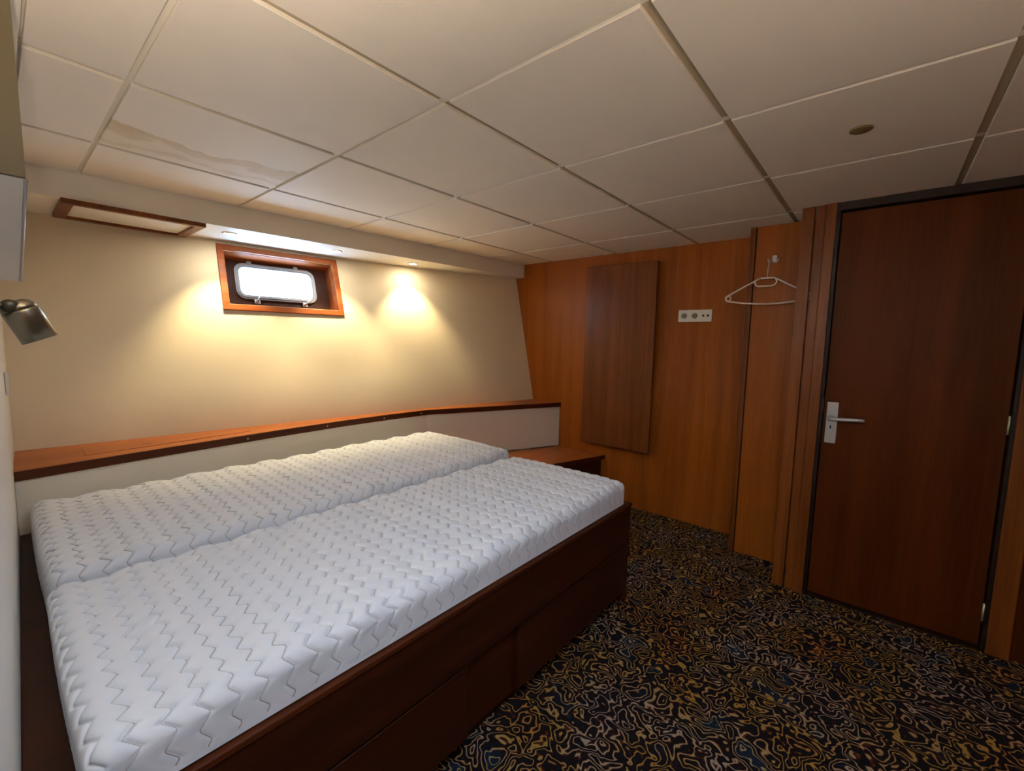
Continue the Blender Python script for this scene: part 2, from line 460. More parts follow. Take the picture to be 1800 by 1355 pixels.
# added glazed opening for fill daylight in the ceiling over the free floor beside the bed head
fill_op = empty('fill_opening', ((SKX0 + SKX1) / 2, (SKY0 + SKY1) / 2, H), 'added white framed glazed opening in the ceiling for fill daylight', 'hatch', 'structure')
for lo, hi in (((SKX0 - .02, SKY0 - .02), (SKX0 + .03, SKY1 + .02)), ((SKX1 - .03, SKY0 - .02), (SKX1 + .02, SKY1 + .02)), ((SKX0 + .03, SKY0 - .02), (SKX1 - .03, SKY0 + .03)), ((SKX0 + .03, SKY1 - .03), (SKX1 - .03, SKY1 + .02))):
    box('fill_opening_frame', (lo[0], lo[1], H - 0.008), (hi[0], hi[1], H + 0.07), 'white_plastic', fill_op, bevel=0.003)
box('fill_opening_glass', (SKX0 + .03, SKY0 + .03, H + 0.05), (SKX1 - .03, SKY1 - .03, H + 0.056), 'glass', fill_op)
pd = bpy.data.lights.new('fill_opening_portal', 'AREA'); pd.shape = 'RECTANGLE'; pd.size = SKX1 - SKX0 - .06; pd.size_y = SKY1 - SKY0 - .06
pd.cycles.is_portal = True
po = bpy.data.objects.new('fill_opening_portal', pd); COL.objects.link(po)
po.location = ((SKX0 + SKX1) / 2, (SKY0 + SKY1) / 2, H + 0.075)

# left wall: flared hull lining with the window opening
WY0, WY1, WZ0, WZ1 = 0.632, 1.282, 1.452, 1.768        # clear opening
ycols = sorted(set([-0.33, -0.1, 0.15, 0.4, WY0, 0.8, 0.95, 1.1, WY1, 1.3, 1.5, 1.65, 1.76, 1.9, 2.0, 2.2, 2.4, 2.6, 2.75, Y1]))
zrows = [0.0, 0.748, 1.0, 1.25, WZ0, 1.6, WZ1, SOF_Z + 0.004]
bm = bmesh.new()
grid = [[bm.verts.new((hull_x(y, z), y, z)) for z in zrows] for y in ycols]
for a in range(len(ycols) - 1):
    for c in range(len(zrows) - 1):
        if WY0 <= ycols[a] < WY1 - 1e-6 and WZ0 <= zrows[c] < WZ1 - 1e-6: continue
        bm.faces.new((grid[a][c], grid[a + 1][c], grid[a + 1][c + 1], grid[a][c + 1]))
me = bm_mesh(bm, 'wall_left')
hullo = link('wall_left', me, 'hull', None, True)
tag(hullo, 'cream leaning hull wall with a small window above the bed', 'wall', 'structure')

# soffit along the hull
ys_ = [-0.33, 0.3, 1.0, 1.5, 2.0, 2.4, Y1]
poly = [(soffit_x(y), y) for y in ys_] + [(hull_x(y, SOF_Z) - 0.10, y) for y in ys_[::-1]]
so = prism('soffit', poly, 'Z', SOF_Z, H + 0.0118, 'soffit')
tag(so, 'cream boxed soffit under the ceiling along the window wall', 'soffit', 'structure')

# head wall just behind the camera side (slightly skewed)
wn_ = prism('wall_near', [(-1.0, wall_y(-1.0)), (XR + 0.1, wall_y(XR + 0.1)), (XR + 0.1, -0.5), (-1.0, -0.5)], 'Z', 0.0, H + 0.0118, 'head_wall')
tag(wn_, 'white partition wall at the head of the bed', 'wall', 'structure')
wr = box('wall_right', (XR, -0.5, 0), (XR + 0.08, Y1 + 0.1, H + 0.0118), 'wood_wall')
tag(wr, 'wooden wall closing the cabin opposite the window', 'wall', 'structure')

# far wall in three steps
wf = box('wall_far', (-0.60, Y1, 0), (XR, Y1 + 0.1, H + 0.0118), 'wood_wall')
tag(wf, 'reddish brown mahogany veneer wall at the foot of the bed', 'wall', 'structure')
box('stepped_panel', (1.612, Y2, 0), (1.96, Y1 + 0.02, H), 'wood_wall', wf, bevel=0.002, seg=1)
box('groove_backing', (1.600, Y2 + 0.012, 0), (1.614, Y1 + 0.02, H), 'wood_frame_dark', wf)
t1 = box('trim_1', (1.577, Y2 - 0.002, 0), (1.606, Y1, H), 'wood_trim', None, bevel=0.002)
tag(t1, 'narrow mahogany corner post beside the coat hanger', 'trim', 'structure')
t2 = box('trim_2', (1.860, Y3, 0), (1.912, Y3 + 0.026, H), 'wood_trim', None, bevel=0.0025)
tag(t2, 'mahogany edge board covering the corner left of the door', 'trim', 'structure')
box('door_side_wall', (1.920, Y3 + 0.010, 0), (2.012, Y1 + 0.02, H), 'wood_frame_dark', wf)
box('door_side_wall', (2.66, Y3 + 0.008, 0), (XR, Y3 + 0.2, H), 'wood_door', wf)

# door with frame
dr = empty('door_1', (2.32, Y3 + 0.05, 0), 'dark mahogany cabin door with silver lever handle', 'door', 'structure')
box('frame_board', (1.918, Y3 - 0.002, 0), (1.956, Y3 + 0.02, H), 'wood_trim', dr, bevel=0.002)
prism('architrave', [(1.954, Y3 + 0.012), (1.954, Y3 - 0.008), (1.960, Y3 - 0.014), (1.998, Y3 - 0.014), (2.000, Y3 - 0.012), (2.000, Y3 + 0.012)], 'Z', 0, H, 'wood_trim', dr)
box('jamb', (2.000, Y3 - 0.004, 0), (2.014, Y3 + 0.12, H), 'wood_frame_dark', dr)
box('jamb', (2.634, Y3 - 0.004, 0), (2.648, Y3 + 0.12, H), 'wood_frame_dark', dr)
box('head_jamb', (2.0, Y3 - 0.006, 1.908), (2.65, Y3 + 0.12, H), 'wood_frame_dark', dr)
box('architrave', (2.646, Y3 - 0.016, 0), (2.715, Y3 + 0.02, H), 'wood_trim', dr, bevel=0.004)
DY = Y3 + 0.030
leaf = box('door_leaf', (2.017, DY, 0.008), (2.631, DY + 0.038, 1.904), 'wood_door', dr, bevel=0.002)
box('threshold', (2.0, Y3 - 0.002, 0.0), (2.65, Y3 + 0.06, 0.007), 'wood_frame_dark', dr)
W = Matrix.Translation((2.052, DY, 0.898)) @ Matrix.Rotation(math.radians(90), 4, 'X')
pl = prism('handle_plate', rrect(0.046, 0.204, 0.004, 3), 'Z', 0.0, 0.008, 'alu_paint', leaf, bevel=0.002, world=W)
pl['label'] = 'silver lever plate'
tube('lever', [(2.048, DY - 0.006, 0.921), (2.048, DY - 0.030, 0.921), (2.050, DY - 0.040, 0.921), (2.056, DY - 0.046, 0.9215),
               (2.07, DY - 0.049, 0.922), (2.11, DY - 0.049, 0.924), (2.15, DY - 0.049, 0.927), (2.178, DY - 0.048, 0.929)], 0.0085, 'alu_paint', leaf, 12)
lathe('rosette', [(0.013, 0), (0.013, 0.006), (0.011, 0.008)], (2.048, DY - 0.007, 0.921), (0, -1, 0), 'alu_paint', leaf, 20)
box('keyhole', (2.0465, DY - 0.0088, 0.868), (2.0525, DY - 0.007, 0.884), 'dark_hole', leaf, bevel=0.0008, seg=1)
for z in (0.965, 0.16, 1.70):
    lathe('hinge', [(0.006, 0), (0.006, 0.078)], (2.634, DY - 0.006, z - 0.039), (0, 0, 1), 'brass', leaf, 12)
box('latch_plate', (2.0085, Y3 + 0.0, 0.95), (2.0145, Y3 + 0.025, 1.02), 'brass', dr)

# ------------------------------------------------------------------ window on the hull
wc_y, wc_z = 0.957, 1.608
yv = Vector((hull_x(wc_y + .3, wc_z) - hull_x(wc_y - .3, wc_z), 0.6, 0)).normalized()
zv = Vector((hull_x(wc_y, wc_z + .15) - hull_x(wc_y, wc_z - .15), 0, 0.3))
nv = yv.cross(zv).normalized()
if nv.x < 0: nv = -nv
zv = nv.cross(yv).normalized()
if zv.z < 0: zv = -zv
WM = Matrix((yv, zv, nv)).transposed().to_4x4()
WM.translation = Vector((hull_x(wc_y, wc_z), wc_y, wc_z))
# local: x along the hull, y up the hull, z into the room
win = empty('window_1', WM.translation, 'small wood framed porthole window in the cream hull wall', 'window', 'structure')
OW, OH, FW = 0.715, 0.408, 0.034
ow, oh = OW / 2, OH / 2; iw, ih = ow - FW, oh - FW
for name_, poly in (('frame_top', [(-ow, oh), (ow, oh), (iw, ih), (-iw, ih)]), ('frame_bottom', [(-ow, -oh), (-iw, -ih), (iw, -ih), (ow, -oh)]),
                    ('frame_side', [(-ow, oh), (-iw, ih), (-iw, -ih), (-ow, -oh)]), ('frame_side', [(ow, oh), (ow, -oh), (iw, -ih), (iw, ih)])):
    prism(name_, poly, 'Z', -0.012, 0.016, 'wood_window', win, bevel=0.0015, world=WM)
DEP = 0.112
for name_, lo, hi in (('reveal_board', (-iw - .012, ih, -DEP), (iw + .012, ih + .012, 0)), ('reveal_board', (-iw - .012, -ih - .012, -DEP), (iw + .012, -ih, 0)),
                      ('reveal_board', (-iw - .012, -ih, -DEP), (-iw, ih, 0)), ('reveal_board', (iw, -ih, -DEP), (iw + .012, ih, 0))):
    box(name_, lo, hi, 'wood_window', win, world=WM)
pcx, pcy = -0.012, 0.030
outer = rrect(2 * iw, 2 * ih, 0.001, 7); 
hole = rrect(0.448, 0.196, 0.042, 7, pcx, pcy)
ring_prism('back_board', outer, hole, -DEP - 0.014, -DEP, 'wood_portboard', win, WM)
pf = ring_prism('porthole_frame', rrect(0.486, 0.236, 0.056, 10, pcx, pcy), rrect(0.436, 0.184, 0.036, 10, pcx, pcy), -DEP - 0.02, -DEP + 0.018, 'port_alu', win, WM)
ring_prism('inner_lip', rrect(0.470, 0.220, 0.050, 10, pcx, pcy), rrect(0.450, 0.198, 0.042, 10, pcx, pcy), -DEP + 0.017, -DEP + 0.024, 'port_alu', pf, WM)
gp = prism('glass_pane', rrect(0.444, 0.192, 0.040, 8, pcx, pcy), 'Z', -DEP - 0.012, -DEP - 0.007, 'glass', win, world=WM)
for sx in (-0.155, 0.125):
    h_ = box('porthole_hinge', (pcx + sx - 0.014, pcy + 0.112, -DEP + 0.001), (pcx + sx + 0.014, pcy + 0.136, -DEP + 0.022), 'port_alu', win, bevel=0.003, world=WM)
for sx, ang in ((-0.135, 30), (0.155, 55)):
    cl = box('clamp_base', (pcx + sx - 0.016, pcy - 0.150, -DEP + 0.001), (pcx + sx + 0.016, pcy - 0.116, -DEP + 0.026), 'alu', win, bevel=0.004, world=WM)
    a = math.radians(ang)
    p0 = Vector((pcx + sx, pcy - 0.134, -DEP + 0.03)); dvec = Vector((math.sin(a), math.cos(a), 0.25)).normalized()
    pts = [WM @ (p0 + dvec * k) for k in (-0.008, 0.01, 0.028, 0.044)]
    tube('clamp_lever', pts, 0.006, 'alu', cl, 8, radii=[0.006, 0.0065, 0.0055, 0.004])
# daylight portal in the porthole opening
pd = bpy.data.lights.new('porthole_portal', 'AREA'); pd.shape = 'RECTANGLE'; pd.size = 0.46; pd.size_y = 0.21
pd.cycles.is_portal = True
po = bpy.data.objects.new('porthole_portal', pd); COL.objects.link(po)
PM = WM.copy(); PM.translation = WM @ Vector((pcx, pcy, -DEP - 0.03))
po.matrix_world = PM @ Matrix.Rotation(math.pi, 4, 'X')

# ------------------------------------------------------------------ bed
BX, BTOP, BFOOT = 1.345, 0.497, 1.668
bed = empty('bed_base', (0.6, 0.7, 0), 'dark mahogany built-in double bed base under the two mattresses', 'bed')
prism('platform', [(-0.30, wall_y(-.3) + .001), (1.300, wall_y(1.3) + .001), (1.300, BFOOT - 0.03), (-0.30, BFOOT - 0.03)], 'Z', 0.455, BTOP + 0.002, 'wood_bed', bed)
hy = wall_y(BX) + 0.002
box('front_rail', (1.310, hy, 0.300), (BX, BFOOT, 0.484), 'wood_bed', bed, bevel=0.002)
box('top_lip', (1.308, hy, 0.484), (BX + 0.005, BFOOT + 0.004, BTOP + 0.003), 'wood_edge', bed, bevel=0.003)
box('recess_panel', (1.285, hy, 0.04), (1.318, BFOOT - 0.01, 0.305), 'wood_bed', bed)
box('drawer_front', (1.318, -0.24, 0.055), (BX - 0.001, 0.578, 0.292), 'wood_bed', bed, bevel=0.003)
box('drawer_front', (1.318, 0.822, 0.055), (BX - 0.004, 1.640, 0.292), 'wood_bed', bed, bevel=0.003)
box('plinth', (1.270, hy, 0.0), (1.300, BFOOT - 0.03, 0.05), 'wood_frame_dark', bed)
box('foot_panel', (-0.25, BFOOT - 0.028, 0.0), (BX - 0.002, BFOOT, 0.484), 'wood_bed', bed, bevel=0.002)

def mattress(name, x0, x1, y0, y1, z0, z1, label, seed, depth=1.0, wob=0.0, row0=-0.228):
    r = 0.034; h = z1 - z0
    dmax = r * math.pi / 2 + (h - r) - 0.004
    step = 0.0025
    ax0, ax1, ay0, ay1 = x0 + r, x1 - r, y0 + r, y1 - r
    rs = np.random.RandomState(seed)
    phase = 0.10 * rs.rand(80)
    amp_k = 0.009 + 0.003 * rs.rand(80)
    dep_k = 0.75 + 0.5 * rs.rand(80)
    def surface(X, Y, lift=0.0):
        cx_, cy_ = np.clip(X, ax0, ax1), np.clip(Y, ay0, ay1)
        ex, ey = X - cx_, Y - cy_
        dd = np.hypot(ex, ey); sd = np.where(dd > 1e-9, dd, 1)
        ux, uy = ex / sd, ey / sd
        dc = np.minimum(dd, dmax)
        a = np.minimum(dc / r, math.pi / 2)
        outw = r * np.sin(a)
        drop = r * (1 - np.cos(a)) + np.maximum(0, dc - r * math.pi / 2)
        px_, py_, pz_ = cx_ + ux * outw, cy_ + uy * outw, z1 - drop
        nx_, ny_, nz_ = ux * np.sin(a), uy * np.sin(a), np.cos(a)
        # quilting: zigzag seams every 5 cm running across the mattress
        row = (Y - row0) / 0.05
        best = np.full(X.shape, 9.0); bk = np.zeros(X.shape, int)
        wig = wob * (np.sin(X * 41 + Y * 13 + seed) + np.sin(X * 19 - Y * 29)) 
        for off in (-1, 0, 1):
            k = np.clip(np.round(row).astype(int) + off, -6, 60)
            tri = np.abs(((X / 0.054 + phase[k]) % 1.0) * 2 - 1) * 2 - 1
            # saw-like teeth: one flank steeper than the other
            yo = amp_k[k] * tri
            q = np.abs(Y + wig - (row0 + k * 0.05) - yo) * 0.74
            upd = q < best
            best = np.where(upd, q, best); bk = np.where(upd, k, bk)
        side = np.clip((dd - 0.02) / 0.04, 0, 1)
        g = -0.0068 * np.exp(-(best / 0.0030) ** 2) * dep_k[bk] - 0.0030 * np.exp(-(best / 0.0075) ** 2)
        broad = 0.0046 * np.sin((Y - row0) * 2 * math.pi / 0.155 + 0.9) + 0.002 * np.sin(Y * 9 + X * 4 + seed)
        lump = 0.0016 * np.sin(X * 33 + 2 * np.sin(Y * 21 + seed)) * np.sin(Y * 47 + 1.5 * np.sin(X * 17))
        disp = (g * depth + broad + lump * (1 + 40 * wob)) * (1 - 0.85 * side)
        # soft sag and rounded swell towards the middle
        cu = (px_ - x0) / (x1 - x0)
        disp = disp + 0.004 * np.sin(np.clip(cu, 0, 1) * math.pi)
        fade = np.clip((dmax - dc) / 0.02, 0, 1)
        disp = disp * fade
        disp = disp + lift
        return np.stack([px_ + nx_ * disp, py_ + ny_ * disp, pz_ + nz_ * disp], -1), dd
    gx = np.linspace(ax0 - dmax, ax1 + dmax, int((ax1 - ax0 + 2 * dmax) / step))
    gy = np.linspace(ay0 - dmax, ay1 + dmax, int((ay1 - ay0 + 2 * dmax) / step))
    X, Y = np.meshgrid(gx, gy, indexing='ij')
    V, dd = surface(X, Y)
    V = V.reshape(-1, 3)
    nxn, nyn = X.shape
    idx = np.arange(nxn * nyn).reshape(nxn, nyn)
    quads = np.stack([idx[:-1, :-1], idx[1:, :-1], idx[1:, 1:], idx[:-1, 1:]], -1).reshape(-1, 4)
    # drop collapsed corner cells
    ctr = dd[:-1, :-1].reshape(-1)
    keep = np.minimum.reduce([dd[:-1, :-1], dd[1:, :-1], dd[1:, 1:], dd[:-1, 1:]]).reshape(-1) < dmax
    quads = quads[keep]
    me = bpy.data.meshes.new(name)
    me.vertices.add(len(V)); me.vertices.foreach_set('co', V.astype(np.float32).ravel())
    me.loops.add(quads.size); me.loops.foreach_set('vertex_index', quads.astype(np.int32).ravel())
    me.polygons.add(len(quads))
    me.polygons.foreach_set('loop_start', np.arange(0, quads.size, 4, dtype=np.int32))
    me.polygons.foreach_set('loop_total', np.full(len(quads), 4, dtype=np.int32))
    me.update(calc_edges=True); me.validate()
    o = link(name, me, 'ticking', None, True)
    tag(o, label, 'mattress')
    poly = [(x0 + 0.012, y0 + 0.012), (x1 - 0.012, y0 + 0.012), (x1 - 0.012, y1 - 0.012), (x0 + 0.012, y1 - 0.012)]
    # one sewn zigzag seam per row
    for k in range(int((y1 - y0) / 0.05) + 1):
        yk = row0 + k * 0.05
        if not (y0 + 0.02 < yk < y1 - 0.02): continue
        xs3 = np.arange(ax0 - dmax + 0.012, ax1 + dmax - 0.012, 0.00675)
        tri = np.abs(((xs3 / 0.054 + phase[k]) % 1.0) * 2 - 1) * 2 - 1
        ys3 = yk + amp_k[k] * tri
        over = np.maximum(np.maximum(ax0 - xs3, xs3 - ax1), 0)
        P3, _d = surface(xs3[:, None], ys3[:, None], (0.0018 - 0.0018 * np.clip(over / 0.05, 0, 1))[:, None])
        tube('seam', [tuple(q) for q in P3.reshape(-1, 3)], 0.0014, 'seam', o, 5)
    prism('mattress_base', poly, 'Z', z0, z0 + 0.02, 'ticking', o, bevel=0.004)
    return o
mattress('mattress', 0.622, 1.335, -0.238, 1.632, BTOP + 0.004, 0.611,
         'white zigzag quilted mattress at the front open edge of the bed', 1, 1.0, 0.0)
mattress('mattress', -0.160, 0.602, -0.236, 1.640, BTOP + 0.004, 0.636,
         'white quilted mattress at the back, against the shelf panel', 5, 0.8, 0.0016, row0=-0.215)

# ------------------------------------------------------------------ shelf along the hull
sh = empty('wall_shelf', (-0.3, 1.2, 0.5), 'long mahogany ledge with white front panel behind the bed', 'shelf')
fr = [(-0.205, wall_y(-.2) + .001), (-0.262, 0.2), (-0.312, 0.7), (-0.338, 1.1), (-0.334, 1.45), (-0.315, 1.757), (0.132, Y1)]
yb_ = [wall_y(-.64) + .001, 0.3, 1.0, 1.76, 2.2, Y1]
back = [(hull_x(y, 0.748) + 0.002, y) for y in yb_]
board = prism('shelf_board', fr + back[::-1], 'Z', 0.714, 0.748, 'wood_shelf', sh)
def offset_line(line, d0):
    out = []
    for i, q in enumerate(line):
        a = Vector(line[max(i - 1, 0)]); c = Vector(line[min(i + 1, len(line) - 1)])
        t = (c - a).normalized(); n_ = Vector((t.y, -t.x))     # towards +x
        out.append((q[0] + n_.x * d0, q[1] + n_.y * d0))
    out[0] = (out[0][0], line[0][1]); out[-1] = (out[-1][0], line[-1][1])
    return out
f_out = offset_line(fr, 0.006)
k_ = 5
prism('edge_strip', f_out[:k_ + 1] + fr[:k_ + 1][::-1], 'Z', 0.711, 0.747, 'wood_edge', sh)
prism('edge_strip', f_out[k_:] + fr[k_:][::-1], 'Z', 0.711, 0.747, 'wood_edge', sh)
pa, pb = offset_line(fr, -0.006), offset_line(fr, -0.024)
prism('front_panel', pa[:k_ + 1] + pb[:k_ + 1][::-1], 'Z', 0.372, 0.714, 'panel_white', sh)
prism('front_panel', pa[k_:] + pb[k_:][::-1], 'Z', 0.372, 0.714, 'panel_white', sh)
# lift-out lid in the ledge with a finger slot
lid = prism('lid', [(-0.515, -0.055), (-0.322, -0.062), (-0.352, 0.30), (-0.385, 0.60), (-0.470, 0.60), (-0.490, 0.30)], 'Z', 0.7478, 0.7500, 'wood_shelf', sh, bevel=0.0008)
prism('finger_slot', rrect(0.010, 0.034, 0.004, 4, -0.402, 0.155), 'Z', 0.7495, 0.7503, 'wood_edge', lid)
for y_, x_ in ((0.55, -0.297), (1.0, -0.332), (1.40, -0.3345), (1.70, -0.3185)):
    xs2 = lerp_tab(y_, [q[1] for q in fr], [q[0] for q in f_out])
    lathe('screw_cap', [(0.005, 0), (0.005, 0.0015), (0.003, 0.003)], (xs2 - 0.0005, y_, 0.729), (1, 0, 0), 'brass', sh, 10)

# wooden step in the far corner beyond the bed
stp = empty('corner_step', (0.2, 2.3, 0), 'low mahogany step between the bed foot and the wooden wall', 'step')
prism('step_top', [(-0.27, BFOOT + 0.004), (0.205, BFOOT + 0.004), (0.445, 2.41), (0.572, Y1 - .001), (0.138, Y1 - .001), (-0.31, 1.757)], 'Z', 0.340, 0.368, 'wood_shelf', stp)
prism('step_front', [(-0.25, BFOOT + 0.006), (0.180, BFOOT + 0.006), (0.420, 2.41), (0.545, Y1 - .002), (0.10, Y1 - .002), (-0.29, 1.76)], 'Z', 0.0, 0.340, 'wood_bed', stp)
prism('step_edge', [(0.205, BFOOT + 0.004), (0.212, BFOOT + 0.004), (0.452, 2.41), (0.579, Y1 - .001), (0.572, Y1 - .001), (0.445, 2.41)], 'Z', 0.336, 0.3675, 'wood_edge', stp)

# ------------------------------------------------------------------ things on the far wall
bd = empty('wall_board', (0.64, Y1, 0.45), 'flat dark veneer board mounted upright on the wooden wall', 'panel')
box('board', (0.384, Y1 - 0.060, 0.460), (0.956, Y1 - 0.036, 1.851), 'wood_board', bd, bevel=0.003)
box('spacer', (0.43, Y1 - 0.037, 0.50), (0.920, Y1 - 0.0005, 1.81), 'wood_frame_dark', bd)

sk = empty('power_socket', (1.214, Y1, 1.46), 'white triple wall plate with two sockets and an aerial outlet', 'socket')
W = Matrix.Translation((1.214, Y1, 1.4615)) @ Matrix.Rotation(math.radians(90), 4, 'X')
prism('cover_plate', rrect(0.222, 0.082, 0.005, 4), 'Z', 0.0, 0.009, 'white_plastic', sk, bevel=0.002, world=W)
for dx in (-0.071, 0.0):
    cxx = 1.214 + dx
    s1 = lathe('socket_insert', [(0.0215, 0), (0.0215, 0.0030), (0.0195, 0.0034), (0.0195, 0.0012)], (cxx, Y1 - 0.009, 1.4615), (0, -1, 0), 'white_plastic', sk, 28)
    lathe('socket_well', [(0.0192, 0), (0.0192, 0.0008)], (cxx, Y1 - 0.0102, 1.4615), (0, -1, 0), 'grey_recess', s1, 28)
    for px_ in (-0.0095, 0.0095):
        lathe('pin_hole', [(0.0028, 0), (0.0028, 0.0006)], (cxx + px_, Y1 - 0.0110, 1.4615), (0, -1, 0), 'dark_hole', s1, 12)
    for pz in (-0.0165, 0.0165):
        box('earth_clip', (cxx - 0.003, Y1 - 0.0135, 1.4615 + pz - 0.002), (cxx + 0.003, Y1 - 0.0105, 1.4615 + pz + 0.002), 'alu', s1)
for px_ in (-0.0155, 0.0155):
    a1 = lathe('aerial_hole', [(0.0075, 0), (0.0075, 0.0016), (0.0062, 0.0016)], (1.285 + px_, Y1 - 0.009, 1.4615), (0, -1, 0), 'dark_hole', sk, 18)

# coat hook with clothes hanger
hk = empty('coat_hook', (1.711, Y2, 1.752), 'small silver double coat hook on the wooden panel', 'hook')
box('hook_base', (1.700, Y2 - 0.016, 1.734), (1.722, Y2 - 0.0003, 1.774), 'hook_silver', hk, bevel=0.003)
for s in (-1, 1):
    tube('prong', [(1.711 + s * 0.006, Y2 - 0.014, 1.740), (1.711 + s * 0.010, Y2 - 0.030, 1.734), (1.711 + s * 0.017, Y2 - 0.042, 1.733),
                   (1.711 + s * 0.023, Y2 - 0.047, 1.738), (1.711 + s * 0.027, Y2 - 0.049, 1.748)], 0.0033, 'hook_silver', hk, 8)
HY = Y2 - 0.043
hg = empty('clothes_hanger', (1.688, HY, 1.50), 'pale plastic clothes hanger hanging from the coat hook', 'hanger')
def arc(cx_, cz_, r, a0, a1, n_=8):
    return [(cx_ + r * math.cos(math.radians(a0 + (a1 - a0) * k / n_)), HY, cz_ + r * math.sin(math.radians(a0 + (a1 - a0) * k / n_))) for k in range(n_ + 1)]
# wire hook: up from the neck and over the left prong
tube('wire_hook', [(1.6875, HY, 1.648), (1.6875, HY, 1.69), (1.689, HY, 1.712), (1.691, HY, 1.724), (1.688, HY + .001, 1.738), (1.691, HY - 0.004, 1.7445), (1.696, HY - 0.007, 1.7448)], 0.0024, 'hanger_plastic', hg, 8)
lx = 1.492; rx = 2 * 1.688 - lx
arm = [(1.655, HY, 1.647)] + [(1.721, HY, 1.647), (1.732, HY, 1.641)]
tube('shoulder_arm', [(1.655, HY, 1.647), (1.64, HY, 1.640), (1.56, HY, 1.597), (1.51, HY, 1.568), (1.487, HY, 1.556)] + arc(lx, 1.541, 0.0155, 110, 250, 8)[0:] + [(1.50, HY, 1.5235)], 0.0048, 'hanger_plastic', hg, 10)
tube('shoulder_arm', [(1.655, HY, 1.647), (1.721, HY, 1.647), (1.740, HY, 1.637), (1.82, HY, 1.590), (1.866, HY, 1.565), (1.889, HY, 1.553)] + arc(rx, 1.538, 0.0155, 70, -70, 8) + [(1.876, HY, 1.5205)], 0.0048, 'hanger_plastic', hg, 10)
tube('end_ring', arc(lx, 1.541, 0.0125, 0, 345, 16), 0.0036, 'hanger_plastic', hg, 8, closed=True)
tube('end_ring', arc(rx, 1.538, 0.0125, 0, 345, 16), 0.0036, 'hanger_plastic', hg, 8, closed=True)
tube('trouser_bar', [(1.484, HY, 1.526), (1.52, HY, 1.519), (1.58, HY, 1.510), (1.64, HY, 1.505), (1.693, HY, 1.503), (1.75, HY, 1.504), (1.81, HY, 1.509), (1.86, HY, 1.516), (1.889, HY, 1.524)], 0.0048, 'hanger_plastic', hg, 10)
tube('centre_loop', [(1.630, HY, 1.631), (1.627, HY, 1.620), (1.633, HY, 1.609), (1.645, HY, 1.603), (1.68, HY, 1.6025), (1.714, HY, 1.6025), (1.728, HY, 1.608), (1.736, HY, 1.620), (1.735, HY, 1.633), (1.727, HY, 1.644)], 0.0048, 'hanger_plastic', hg, 10)

# ------------------------------------------------------------------ soffit: hatch and downlights
ht = empty('soffit_hatch', (-0.645, 0.19, SOF_Z), 'cream access hatch in brown wooden frame under the soffit', 'hatch')
hx0, hx1, hy0, hy1, hz = -0.838, -0.452, -0.062, 0.455, SOF_Z - 0.020
for name_, lo, hi in (('frame_rail', (hx0, hy0, hz), (hx0 + 0.030, hy1, SOF_Z)), ('frame_rail', (hx1 - 0.030, hy0, hz), (hx1, hy1, SOF_Z)),
                      ('frame_rail', (hx0 + 0.030, hy0, hz), (hx1 - 0.030, hy0 + 0.042, SOF_Z)), ('frame_rail', (hx0 + 0.030, hy1 - 0.042, hz), (hx1 - 0.030, hy1, SOF_Z))):
    box(name_, lo, hi, 'wood_trim', ht, bevel=0.002)
box('hatch_panel', (hx0 + 0.028, hy0 + 0.04, SOF_Z - 0.008), (hx1 - 0.028, hy1 - 0.04, SOF_Z), 'soffit', ht)

dl_where = ['left, nearest the hatch', 'middle, over the window edge', 'right, nearest the wooden wall']
for (x_, y_), wh in zip(((-0.592, 0.603), (-0.561, 1.205), (-0.522, 1.790)), dl_where):
    dl = empty('downlight', (x_, y_, SOF_Z), 'small round lit downlight in the soffit, ' + wh, 'downlight', group='downlights in the soffit')
    lathe('trim_ring', [(0.026, 0), (0.026, 0.004), (0.029, 0.006), (0.036, 0.004), (0.038, 0.0)], (x_, y_, SOF_Z), (0, 0, -1), 'white_plastic', dl, 28)
    lathe('lamp_lens', [(0.0255, 0.0), (0.0255, 0.005)], (x_, y_, SOF_Z), (0, 0, -1), 'lens', dl, 24)
    ld = bpy.data.lights.new('downlight_beam', 'SPOT')
    ld.energy = SPOT_W; ld.color = (1.0, 0.82, 0.46)
    ld.spot_size = math.radians(86); ld.spot_blend = 0.7; ld.shadow_soft_size = 0.02
    lo_ = bpy.data.objects.new('downlight_beam', ld); COL.objects.link(lo_)
    lo_.location = (x_, y_, SOF_Z - 0.012)
    lo_.parent = dl; lo_.matrix_parent_inverse = dl.matrix_basis.inverted()

# ceiling plug
cp = lathe('ceiling_plug', [(0.030, 0), (0.030, 0.003), (0.027, 0.005)], (2.111, 1.506, H), (0, 0, -1), 'plug', None, 28)
tag(cp, 'round brown plug in the ceiling tile in front of the door', 'plug')

# ------------------------------------------------------------------ head wall fittings
cs = empty('wall_casing', (0.6, -0.27, 1.5), 'boxed casing high on the partition wall at the left edge', 'casing')
prism('casing_side', [(0.90, H), (0.90, 1.571), (0.885, 1.571), (0.885, H)], 'Y', wall_y(.9) + 0.001, -0.2195, 'casing_shaded', cs)
prism('casing_body', [(0.885, H), (0.885, 1.570), (0.30, 1.412), (0.30, H)], 'Y', wall_y(.3) + 0.001, -0.2195, 'head_wall', cs)
tube('corner_profile', [(0.888, -0.2195, 1.571), (0.302, -0.2195, 1.4125)], 0.003, 'alu', cs, 8)

sw = box('light_switch', (-0.28, wall_y(-.25) - 0.0005, 1.035), (-0.20, wall_y(-.25) + 0.010, 1.115), 'white_plastic', None, bevel=0.003)
tag(sw, 'white switch plate on the partition wall below the reading lamp', 'switch')

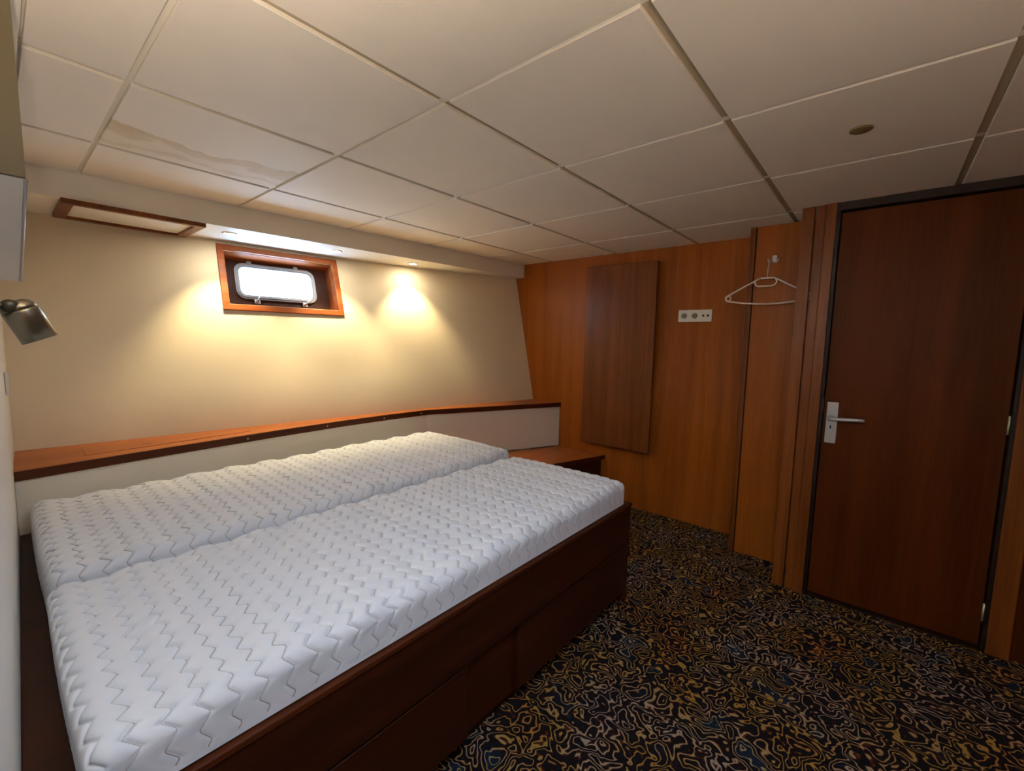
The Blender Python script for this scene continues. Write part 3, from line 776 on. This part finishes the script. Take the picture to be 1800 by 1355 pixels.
lp = empty('reading_lamp', (1.03, wall_y(1.03), 1.31), 'brushed nickel reading spotlight on the partition wall', 'lamp')
c0 = Vector((1.100, -0.2505, 1.3045)); c1 = Vector((1.100, -0.2290, 1.2550))
axd = (c1 - c0).normalized(); Ln = (c1 - c0).length
hd = lathe('lamp_head', [(0.0215, 0), (0.0238, 0.001), (0.0241, 0.004), (0.0241, Ln), (0.0225, Ln), (0.0220, Ln - 0.015)], c0, axd, 'steel', lp, 36)
lathe('lamp_cap', [(0.0232, 0.0), (0.0228, 0.006), (0.0195, 0.0125), (0.013, 0.0165), (0.005, 0.0175)], c0 + axd * 0.001, -axd, 'steel', lp, 36)
lathe('joint', [(0.004, -0.012), (0.010, -0.010), (0.012, 0), (0.010, 0.010), (0.004, 0.012)], (1.112, -0.2615, 1.309), (0.6, 0.15, 0.0), 'steel_dark', lp, 20)
tube('arm', [(1.116, -0.2615, 1.309), (1.116, -0.270, 1.3105), (1.116, -0.280, 1.312), (1.116, wall_y(1.116) + .001, 1.314)], 0.0045, 'steel_dark', lp, 10)
lathe('wall_rose', [(0.032, 0.0), (0.032, 0.006), (0.028, 0.009)], (1.116, wall_y(1.116) + 0.0005, 1.314), (0.026, 1, 0), 'steel', lp, 28)

# added warm bowl fill light, unseen, on the partition wall, beside the camera
ux, uz = 2.60, 1.40
ul = empty('fill_bowl_light', (ux, wall_y(ux), uz), 'added white bowl fill light, unseen, on the partition wall beyond the bed', 'lamp')
uy = wall_y(ux) + 0.095
lathe('bowl', [(0.012, -0.062), (0.045, -0.050), (0.072, -0.022), (0.082, 0.012), (0.079, 0.012), (0.068, -0.018), (0.043, -0.044), (0.012, -0.055)], (ux, uy, uz), (0, 0, 1), 'white_plastic', ul, 32)
box('bracket', (ux - 0.02, wall_y(ux) + 0.002, uz - 0.05), (ux + 0.02, uy - 0.055, uz - 0.02), 'white_plastic', ul, bevel=0.003)
ld = bpy.data.lights.new('fill_bowl_source', 'SPOT')
ld.energy = FILL_BOWL_W; ld.color = (1.0, 0.87, 0.70); ld.shadow_soft_size = 0.03
ld.spot_size = math.radians(170); ld.spot_blend = 0.5
lo_ = bpy.data.objects.new('fill_bowl_source', ld); COL.objects.link(lo_)
lo_.location = (ux, uy, uz + 0.016); lo_.rotation_euler = (math.pi, 0, 0)
lo_.parent = ul; lo_.matrix_parent_inverse = ul.matrix_basis.inverted()

# added slim fill light bar, unseen, on the partition wall, shining up at the ceiling (left of the frame)
lx0, lx1, lz = 1.68, 1.94, 1.48
wl = empty('fill_bar_light', (1.81, wall_y(1.81), lz), 'added slim white fill light bar, unseen, on the partition wall near the reading lamp', 'lamp')
wyl = wall_y(lx0) + 0.0008
box('channel', (lx0 - 0.006, wyl, lz - 0.018), (lx1 + 0.006, wyl + 0.016, lz - 0.004), 'white_plastic', wl, bevel=0.001)
box('diffuser', (lx0, wyl + 0.002, lz - 0.0045), (lx1, wyl + 0.014, lz - 0.001), 'white_plastic', wl)
ld = bpy.data.lights.new('fill_bar_source', 'AREA'); ld.shape = 'RECTANGLE'; ld.size = lx1 - lx0 - 0.01; ld.size_y = 0.012
ld.energy = FILL_BAR_W; ld.color = (1.0, 0.87, 0.70)
lo_ = bpy.data.objects.new('fill_bar_source', ld); COL.objects.link(lo_)
lo_.location = ((lx0 + lx1) / 2, wyl + 0.009, lz + 0.004); lo_.rotation_euler = (math.pi + math.radians(28), 0, 0)
lo_.parent = wl; lo_.matrix_parent_inverse = wl.matrix_basis.inverted()
